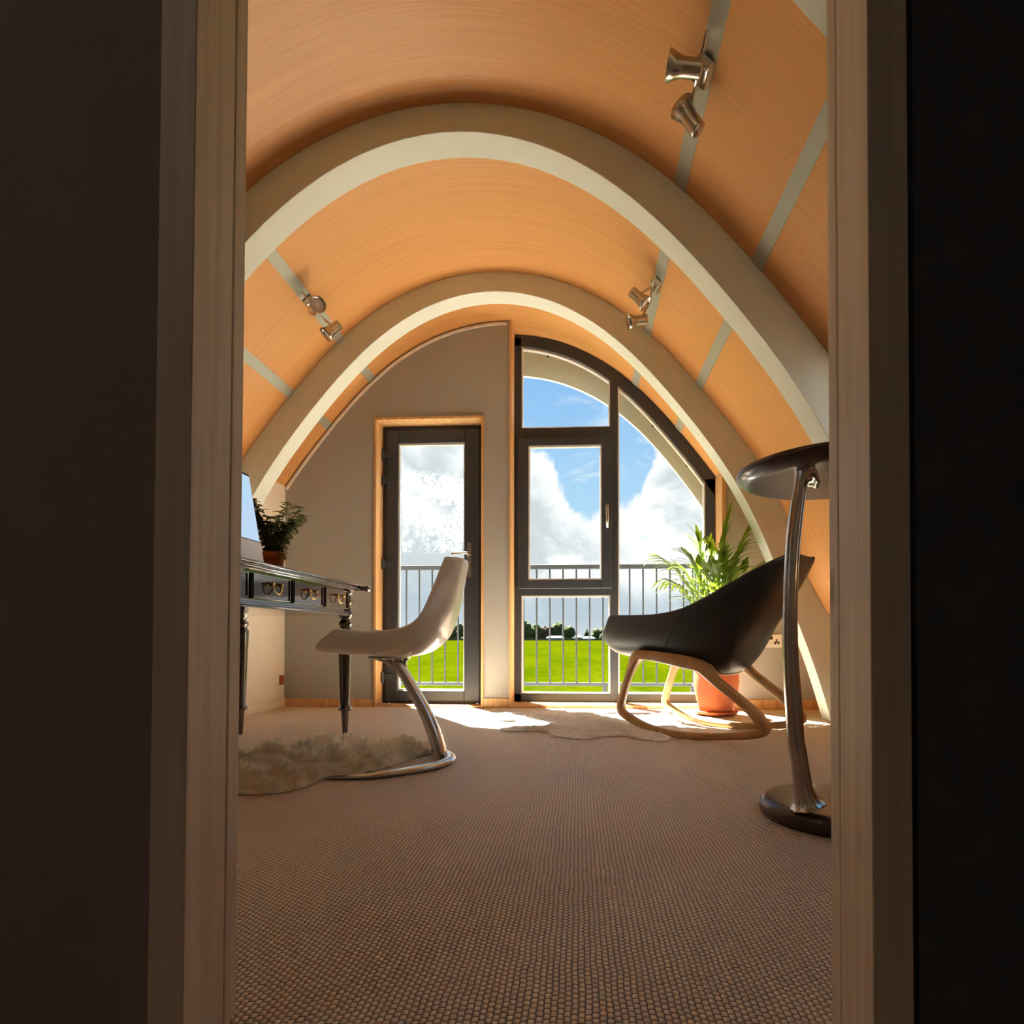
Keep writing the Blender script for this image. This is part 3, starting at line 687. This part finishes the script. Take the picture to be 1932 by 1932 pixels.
# ---- computer on the desk
cp = empty('computer', (-1.33, 2.02, .766)); tag(cp, 'pale all in one computer with lit blue screen on the desk', 'computer')
c_b = Vector((-1.245, 2.245, .800)); c_t = Vector((-1.305, 2.245, 1.145)); yv = Vector((-.02, -.55, 0))
nrm = (c_t-c_b).cross(yv).normalized()
nrm = nrm if nrm.x > 0 else -nrm
def slab(s0, s1, v0, v1, d0, d1):
    """panel piece: s along width, v along height fractions, d depth along normal"""
    vs = [c_b+yv*s+(c_t-c_b)*v+nrm*d for d in (d0, d1) for v in (v0, v1) for s in (s0, s1)]
    return MB().add(vs, [(0, 2, 3, 1), (4, 5, 7, 6), (0, 1, 5, 4), (2, 6, 7, 3), (0, 4, 6, 2), (1, 3, 7, 5)])
slab(0, 1, -.02, 1, -.02, 0).obj('case', 'black', cp, bevel=.004)
slab(.012, .988, .22, .965, 0, .002).obj('screen', 'screen', cp)
slab(.004, .996, -.012, .205, 0, .003).obj('chin', 'silver', cp)
MB().tube(spline([c_b+yv*.5+Vector((-.02, 0, .12)), c_b+yv*.5+Vector((-.10, 0, .05)), Vector((-1.37, 1.97, .775))], 6), .03, 10, flat=(2.2, .35)).obj('stand', 'silver', cp)
MB().box(-1.44, -1.24, 1.88, 2.06, .766, .774).obj('stand_foot', 'silver', cp, bevel=.003)

# ---- small bushy plant in a terracotta pot on the desk
px_, py_ = -1.405, 2.62
sp_ = empty('potted_shrub', (px_, py_, .766)); tag(sp_, 'small bushy green plant in a terracotta pot on the desk', 'plant')
MB().lathe([(.034, 0), (.040, .05), (.047, .092), (.053, .094), (.054, .122), (.048, .122), (.045, .105)], px_, py_, .766, 28).obj('pot', 'terracotta', sp_, smooth=False, bevel=.002)
MB().lathe([(.045, .104), (.02, .108)], px_, py_, .766, 16).obj('soil', 'soil', sp_)
def blade(mb, base, d, length, width, droop=.3, n=5, twist=None, fold=.15):
    d = Vector(d).normalized(); sd = d.cross(Vector((0, 0, 1)))
    if sd.length < .1: sd = Vector((1, 0, 0))
    sd.normalize()
    if twist is not None:
        up = sd.cross(d); sd = sd*math.cos(twist)+up*math.sin(twist)
    p = Vector(base); L = []; v = d.copy()
    for i in range(n+1):
        f = i/n; w = width*math.sin(PI*min(1, (.10+.90*f))**.8)*(1 if f < .98 else .05)
        up = sd.cross(v).normalized()
        L.append([p-sd*w+up*fold*w, p, p+sd*w+up*fold*w])
        v = (v+Vector((0, 0, -droop/n))).normalized(); p = p+v*(length/n)
    mb.grid(L)
for s in range(24):
    a = s*2.4+rng.uniform(-.3, .3); tilt = rng.uniform(.03, .38); L = rng.uniform(.14, .31)*(1-.5*tilt)
    mb = MB(); p = Vector((px_+.01*math.cos(a), py_+.01*math.sin(a), .87)); d = Vector((math.cos(a)*math.sin(tilt), math.sin(a)*math.sin(tilt), math.cos(tilt)))
    P = [p]; v = d.copy()
    for i in range(8):
        v = (v+Vector((math.cos(a)*.05, math.sin(a)*.05, -.02))).normalized(); P.append(P[-1]+v*L/8)
    mb.tube(P, .0022, 5)
    for i in range(1, 9):
        for w in range(5):
            b_ = a+w*PI/2.5+i*.8+rng.uniform(-.3, .3)
            blade(mb, P[i], (math.cos(b_), math.sin(b_), rng.uniform(-.1, .7)), rng.uniform(.034, .055), .0105, .6, 3)
    mb.obj('sprig', 'bush', sp_)
mb = MB()
for w in range(5):
    blade(mb, (px_+.045, py_-.03, .885), (.7+rng.uniform(-.4, .4), -.4+rng.uniform(-.4, .4), -.3), .06, .009, .9, 4)
mb.obj('sprig', 'bush', sp_)

# ---- wall fittings
MB_ = MB().box(KX, KX+.008, 4.03, 4.088, .158, .226); o = MB_.obj('wall_plate', 'rust', bevel=.002); tag(o, 'small rust red plate low on the white knee wall beside the corner', 'wall plate')
a, b = atY(1433, 1197, YF-.01), atY(1476, 1222, YF-.01)
so_ = empty('socket_outlet', ((a.x+b.x)/2, YF, (a.z+b.z)/2)); tag(so_, 'double power socket with metal plate low on the end wall', 'socket')
MB().box(a.x, b.x, YF-.009, YF, b.z, a.z).obj('face_plate', 'plate', so_, bevel=.002)
cx_ = (a.x+b.x)/2; cz_ = (a.z+b.z)/2
for s in (-1, 1):
    x = cx_+s*.040
    MB().box(x-.004, x+.004, YF-.0105, YF-.006, cz_-.006, cz_+.013).box(x-.017, x-.006, YF-.0105, YF-.006, cz_-.022, cz_-.010).box(x+.006, x+.017, YF-.0105, YF-.006, cz_-.022, cz_-.010).box(x-.017, x+.017, YF-.0100, YF-.006, cz_-.010, cz_-.004).obj('pin_slots', 'black', so_)
MB().box(cx_-.012, cx_+.012, YF-.014, YF-.006, cz_+.010, cz_+.032).obj('rocker_switch', 'black', so_, bevel=.002)

# ------------------------------------------------------------------ sheepskin rugs
def rug(name, outline, m_, label, n_str, slen, cen=None, amp=.012, thick=.02, seed=1):
    P = spline([tuple(atZ(x, y, .012).to_tuple()) for x, y in outline], 10, True)
    P = [np.array(p) for p in P]; N = len(P); rr = np.random.default_rng(seed)
    c = np.mean(P, axis=0) if cen is None else np.array(atZ(*cen, .012))
    jit = 1+rr.normal(0, .012, N); ph = rr.uniform(0, 6, 8)
    def hgt(x, y, f):
        w = .6*math.sin(9*x+17*y+ph[0]+1.5*math.sin(5*x+ph[3]))+.4*math.sin(29*y-13*x+ph[1])+.7*math.sin(34*x+58*y+2*math.sin(7*x)+ph[2])+.3*math.sin(90*x-70*y+ph[4])
        return .006+thick*(1-f**4)+amp*max(0, w)*(1-.2*f)
    rows = []; RN = 22
    for i in range(RN+1):
        f = i/RN; row = []
        for j in range(N):
            q = c+(P[j]-c)*f*(jit[j] if f > .9 else 1); row.append((q[0], q[1], hgt(q[0], q[1], f) if i < RN else .003))
        rows.append(row)
    mb = MB(); mb.rings(rows, cap=False)
    o = mb.obj(name, m_, smooth=True, loc=(float(c[0]), float(c[1]), 0)); tag(o, label, 'rug')
    st = MB(); V, Fc = [], []
    for k_ in range(n_str):
        f = math.sqrt(rr.uniform(0, 1)); j = rr.integers(0, N); t = rr.uniform(0, 1)
        e = P[j]*(1-t)+P[(j+1) % N]*t
        q = c+(e-c)*f; z = hgt(q[0], q[1], f)-.004
        out = (e-c); out = out/np.linalg.norm(out[:2]+1e-9)
        a = rr.uniform(0, 6.28); d = np.array((math.cos(a)*.55+out[0]*(.2+.8*f**6), math.sin(a)*.55+out[1]*(.2+.8*f**6), rr.uniform(.35, .9)*(1-.7*f**8)))
        d /= np.linalg.norm(d); s_ = np.cross(d, (0, 0, 1)); s_ /= np.linalg.norm(s_)+1e-9
        w = .0015; L = slen*rr.uniform(.6, 1.2)
        b0 = np.array((q[0], q[1], max(z, .002))); mid = b0+d*L*.55; tip = b0+d*L+np.array((0, 0, -.25*L)); tip[2] = max(tip[2], .002)
        i0 = len(V); V += [b0-s_*w, b0+s_*w, mid+s_*w*.8, mid-s_*w*.8, tip]
        Fc += [(i0, i0+1, i0+2, i0+3), (i0+3, i0+2, i0+4)]
    me = bpy.data.meshes.new('fleece'); me.from_pydata([tuple(map(float, v)) for v in V], [], Fc); me.update(); me.materials.append(M[m_])
    fo = bpy.data.objects.new('fleece', me); C.objects.link(fo); fo['kind'] = 'stuff'; put(fo, o)
    return o
rug('sheepskin_rug', [(405, 1440), (440, 1432), (480, 1420), (505, 1402), (530, 1404), (565, 1402), (600, 1394), (650, 1396), (720, 1402), (790, 1406), (826, 1406), (826, 1414), (780, 1426), (740, 1440), (690, 1452), (620, 1462), (580, 1478), (530, 1490), (470, 1492), (420, 1494), (390, 1480), (395, 1455)],
    'fleece', 'shaggy beige sheepskin rug under the white chair by the desk', 34000, .021, (600, 1440), .034, .016, 3)
rug('sheepskin_rug', [(928, 1350), (945, 1342), (968, 1349), (985, 1344), (1010, 1341), (1045, 1340), (1075, 1344), (1110, 1343), (1145, 1347), (1180, 1346), (1225, 1350), (1262, 1347), (1290, 1342), (1296, 1352), (1280, 1368), (1268, 1384), (1255, 1394), (1215, 1392), (1180, 1386), (1140, 1386), (1105, 1391), (1070, 1388), (1046, 1386), (1032, 1378), (1000, 1376), (962, 1377), (945, 1371), (960, 1366), (985, 1362), (965, 1356), (940, 1357)],
    'fleece_white', 'pale sheepskin rug in the sunlight before the tall window', 24000, .016, (1130, 1366), .010, .014, 5)

# ------------------------------------------------------------------ white shell chair
CY = 2.40
wc = empty('shell_chair', (-.72, CY, 0)); tag(wc, 'white moulded shell chair on a curved polished metal leg', 'chair')
W_ = [.185, .20, .208, .212, .214, .21, .19, .155, .12, .095]
Rp = [(634, 1184), (667, 1188), (702, 1190), (737, 1187), (768, 1179), (789, 1163), (803, 1138), (817, 1105), (829, 1074), (839, 1050)]
Cp = [(611, 1226), (650, 1231), (690, 1234), (730, 1237), (768, 1237), (805, 1230), (836, 1206), (856, 1165), (869, 1115), (880, 1056)]
R3 = spline([atY(x, y, CY-w).to_tuple()+(w,) for (x, y), w in zip(Rp, W_)], 5)
C3 = spline([atY(x, y, CY).to_tuple() for x, y in Cp], 5)
rows = []
for r, c in zip(R3, C3):
    row = []
    for t in np.linspace(-1, 1, 25):
        k_ = abs(t)**2.4; x = c[0]+(r[0]-c[0])*k_; z = c[2]+(r[2]-c[2])*k_
        row.append((x, CY+r[3]*math.copysign(abs(math.sin(t*PI/2))**.85, t), z))
    rows.append(row)
MB().grid(rows).obj('seat_shell', 'shell', wc, smooth=True, solid=.012, sub=1)
s_ = 1100/CY
pl = atY(735, 1241, CY)
MB().lathe([(.02, -.012), (.085, -.004), (.09, 0), (.085, .004)], pl.x, CY, pl.z+.002, 32).obj('seat_plate', 'chrome', wc, smooth=True)
leg = [(748, 1246, 11), (757, 1262, 10.5), (770, 1284, 10.5), (786, 1312, 11.5), (802, 1342, 12.5), (815, 1372, 13), (825, 1402, 13.5), (832, 1428, 14), (834, 1444, 14)]
P = spline([atY(x, y, CY).to_tuple()+(w/s_,) for x, y, w in leg], 4)
MB().tube([q[:3] for q in P], [q[3] for q in P], 16, up=(0, 1, 0), flat=(1.0, 1.35)).obj('leg', 'chrome', wc, smooth=True)
# fins that spread into the seat plate
MB().tube([atY(700, 1240, CY), atY(722, 1244, CY), atY(748, 1256, CY), atY(766, 1280, CY)], [.006, .011, .015, .012], 12, up=(0, 1, 0)).obj('bracket', 'chrome', wc, smooth=True)
MB().tube([atY(772, 1240, CY), atY(764, 1246, CY), atY(762, 1262, CY), atY(770, 1284, CY)], [.006, .009, .012, .010], 12, up=(0, 1, 0)).obj('bracket', 'chrome', wc, smooth=True)
# horseshoe foot
nr = [atZ(x, y, .012) for x, y in ((598, 1462), (640, 1464), (700, 1463), (760, 1456), (810, 1448), (838, 1440))]
bk = [atZ(x, y, .016) for x, y in ((849, 1431), (842, 1421))]
fr_ = [atZ(x, y, .012) for x, y in ((818, 1413), (770, 1409), (720, 1407), (672, 1407))]
P = spline([tuple(q) for q in nr+bk+fr_], 6); n_ = len(P)
rad = [(.006+.018*math.sin(PI*(i/(n_-1)))**.7) for i in range(n_)]
for i, q in enumerate(P): q[2] = max(.006, rad[i]*.62)
MB().tube(P, rad, 14, up=(0, 0, 1), flat=(1.0, .6)).obj('base', 'chrome', wc, smooth=True)

# ------------------------------------------------------------------ rocking chair
RO = Vector((.787, 2.98, 0)); RF = Vector((-.77, .64, 0)).normalized(); RL = Vector((.64, .77, 0)).normalized()
rc = empty('rocking_chair', RO); tag(rc, 'rocking chair with black leather shell and pale bent wood runners', 'chair')
HW = .225
def onl(x, y, l): return atP(x, y, RO+RL*l, RL)
near_loop = [(1202, 1240), (1187, 1275), (1175, 1315), (1172, 1338), (1184, 1352), (1222, 1372), (1270, 1385), (1325, 1390), (1380, 1390), (1420, 1387), (1442, 1379), (1433, 1358), (1410, 1334), (1375, 1305), (1345, 1280), (1322, 1258), (1290, 1249), (1250, 1241), (1220, 1237)]
lp = [onl(x, y, -HW) for x, y in near_loop]
loc2 = [((p-RO).dot(RF), p.z) for p in lp]
RW_ = [.026, .0175, .0175, .019, .019, .0165, .0165, .0165, .0165, .019, .022, .024, .021, .021, .022, .028, .031, .027, .025]
RADS = [float(q[0]) for q in spline([(w,) for w in RW_], 5, True)]
def frame_side(l):
    Q = spline([RO+RF*f+RL*l+Vector((0, 0, z)) for f, z in loc2], 5, True)
    zs = [q[2] for q in Q]
    return MB().tube(Q, RADS, up=tuple(RL), close=True, sec=[(1, .7), (.7, 1), (-.7, 1), (-1, .7), (-1, -.7), (-.7, -1), (.7, -1), (1, -.7)], flat=(1, 1.15))
zmin = min(z for f, z in loc2)
loc2 = [(f, z-zmin+.016) for f, z in loc2]
for l in (-HW, HW): frame_side(l).obj('side_frame', 'ash', rc, smooth=True)
def P3(f, l, z): return RO+RF*f+RL*l+Vector((0, 0, z))
def lz(i): return loc2[i]
for (f, z, dz) in ((loc2[0][0]-.05, loc2[18][1], .0), (loc2[15][0]-.02, loc2[15][1], -.03)):
    MB().tube(spline([P3(f, -HW, z), P3(f-.01, -HW*.4, z+dz), P3(f-.01, HW*.4, z+dz), P3(f, HW, z)], 4), .019, up=(0, 0, 1), sec=[(1, .7), (.7, 1), (-.7, 1), (-1, .7), (-1, -.7), (-.7, -1), (.7, -1), (1, -.7)]).obj('cross_rail', 'ash', rc, smooth=True)
RR = [(1150, 1160), (1190, 1160), (1235, 1158), (1280, 1149), (1320, 1131), (1365, 1105), (1410, 1079), (1452, 1058), (1484, 1045), (1509, 1042)]
RC_ = [(1166, 1214), (1185, 1230), (1220, 1238), (1262, 1243), (1305, 1254), (1350, 1266), (1392, 1262), (1420, 1212), (1470, 1135), (1519, 1047)]
RW = [.19, .23, .255, .265, .27, .265, .25, .22, .17, .095]
R3 = spline([onl(x, y, -w).to_tuple()+(w,) for (x, y), w in zip(RR, RW)], 5); C3 = spline([onl(x, y, 0).to_tuple() for x, y in RC_], 5)
rows = []
for r, c in zip(R3, C3):
    q_ = min(1.0, max(0.0, (len(rows)-36)/8)); q_ = 1
    fr0 = (Vector(r[:3])-RO).dot(RF); fc0 = (Vector(c)-RO).dot(RF); row = []
    for t in np.linspace(-1, 1, 33):
        k_ = abs(t)**2.6*q_
        row.append(P3(fc0+(fr0-fc0)*k_, r[3]*math.copysign(abs(math.sin(t*PI/2))**.75, t), c[2]+(r[2]-c[2])*k_))
    rows.append(row)
sh = MB().grid(rows).obj('seat_shell', 'leather', rc, smooth=True, solid=.016, sub=1)
i_ = 17
MB().tube([Vector(q)+(Vector(q)-(P3((Vector(rows[i_][16])-RO).dot(RF), 0, .62))).normalized()*.008 for q in rows[i_]], .003, 6).obj('seam', 'leather', rc, smooth=True)

# ------------------------------------------------------------------ tall side table at the right
TX, TY = .712, 1.655
tb = empty('bar_table', (TX, TY, 0)); tag(tb, 'tall round dark wood table with slender fluted metal stem', 'table')
MB().lathe([(.0, .0), (.17, .0), (.185, .001), (.197, .009), (.2015, .024), (.198, .038), (.189, .047), (.178, .050), (.172, .0505), (.10, .0515), (.0, .052)], TX, TY, 0, 64).obj('base', 'walnut', tb, smooth=True)
MB().lathe([(.0, .930), (.12, .9302), (.205, .931), (.214, .9315), (.226, .933), (.243, .939), (.256, .950), (.260, .960), (.257, .967), (.249, .9705), (.243, .971), (.236, .971), (.12, .971), (.0, .971)], TX, TY, 0, 72).obj('tabletop', 'walnut', tb, smooth=True)
col = [(1524, 892, 36), (1518, 896, 24), (1514, 903, 15), (1510.5, 915, 12), (1505, 950, 13), (1497.5, 1014, 13.4), (1493.6, 1072, 13.2), (1491.5, 1130, 13.2), (1491, 1188, 13.8), (1492.2, 1246, 14.4), (1495.5, 1304, 15.4), (1499.5, 1362, 15.6), (1502, 1400, 16), (1506, 1421, 16), (1511, 1454, 16), (1516, 1488, 18), (1520, 1504, 21), (1523, 1514, 27), (1525, 1520, 35)]
TYc = 1.545; s_ = 1100/TYc
P = spline([atY(x, y, TYc).to_tuple()+(w/s_,) for x, y, w in col], 4)
sec = [(math.cos(2*PI*a/48)*(1-.11*abs(math.sin(a/48*PI*9))), math.sin(2*PI*a/48)*(1-.11*abs(math.sin(a/48*PI*9)))) for a in range(48)]
MB().tube([q[:3] for q in P], [q[3] for q in P], up=(0, 1, 0), sec=sec).obj('stem', 'dark_chrome', tb, smooth=True)

# ------------------------------------------------------------------ potted palm by the window
QX, QY = .885, 3.80
pp = empty('potted_palm', (QX, QY, 0)); tag(pp, 'leafy green palm in a large terracotta pot beside the window', 'plant')
MB().lathe([(.0, .004), (.105, .004), (.13, .012), (.138, .028), (.132, .030), (.118, .018), (.0, .016)], QX, QY, 0, 40).obj('saucer', 'terracotta', pp, smooth=True)
MB().lathe([(.0, .018), (.098, .018), (.104, .03), (.122, .09), (.136, .16), (.142, .22), (.140, .27), (.136, .30), (.150, .305), (.152, .335), (.138, .335), (.132, .30), (.0, .298)], QX, QY, 0, 48).obj('pot', 'terracotta', pp, smooth=True)
MB().lathe([(.133, .300), (.10, .306), (.0, .308)], QX, QY, 0, 24).obj('soil', 'soil', pp)
FR = [((1371, 985), 3.80, .22), ((1408, 1002), 3.75, .5), ((1246, 1052), 3.70, .8), ((1318, 1022), 3.88, .3), ((1430, 1066), 3.74, .8), ((1262, 1095), 3.62, .8), ((1396, 1040), 3.66, .5),
      ((1300, 1052), 3.72, .6), ((1340, 1035), 3.9, .2), ((1425, 1090), 3.85, .9), ((1283, 1068), 3.85, .7), ((1365, 1050), 3.62, .3), ((1345, 1075), 3.60, .4), ((1385, 1085), 3.7, .6)]
for i, ((tx, ty), TYp, dr_) in enumerate(FR):
    tip = atY(tx, ty, TYp); base = Vector((QX+rng.uniform(-.05, .05), QY+rng.uniform(-.05, .05), .30))
    mid = base.lerp(tip, .5)+Vector((0, 0, .10+.16*dr_))
    mid.x = base.x+(tip.x-base.x)*.35; mid.y = base.y+(tip.y-base.y)*.35
    mb = MB(); P = []
    for t in np.linspace(0, 1, 15): P.append(base*(1-t)**2+mid*2*t*(1-t)+tip*t*t)
    mb.tube(P, [.005*(1-.8*t) for t in np.linspace(0, 1, 15)], 5)
    for q in range(6, 15):
        v = (P[min(q+1, 14)]-P[q-1]).normalized(); sd = v.cross(Vector((0, 0, 1))); sd = sd.normalized() if sd.length > .05 else Vector((1, 0, 0))
        for s in (-1, 1):
            d = v*rng.uniform(.8, 1.2)+sd*s*(.75-.04*q+rng.uniform(-.1, .1))+Vector((0, 0, .12))
            blade(mb, P[q], d, .20*(1-.035*abs(q-9))*rng.uniform(.8, 1.15), .0125*rng.uniform(.8, 1.3), 1.0+.7*dr_, 6, None, .25)
    blade(mb, P[14], P[14]-P[12], .10, .012, .5, 5)
    mb.obj('frond', 'palm', pp)
for i, ((tx, ty), TYp) in enumerate((((1333, 1085), 3.64), ((1320, 1075), 3.7), ((1378, 1075), 3.66), ((1384, 1098), 3.6), ((1356, 1085), 3.6), ((1402, 1080), 3.7))):
    tip = atY(tx, ty, TYp); base = Vector((QX+rng.uniform(-.06, .06), QY-.06, .30)); mb = MB()
    P = [base, base.lerp(tip, .5)+Vector((0, 0, .03)), tip]; mb.tube(spline(P, 5), .003, 5)
    d = (tip-base).normalized()+Vector((rng.uniform(-.4, .4), -.2, .1)); blade(mb, tip, d, .11, .026, 1.0, 6, rng.uniform(-.4, .4), .2); mb.obj('broad_leaf', 'palm', pp)
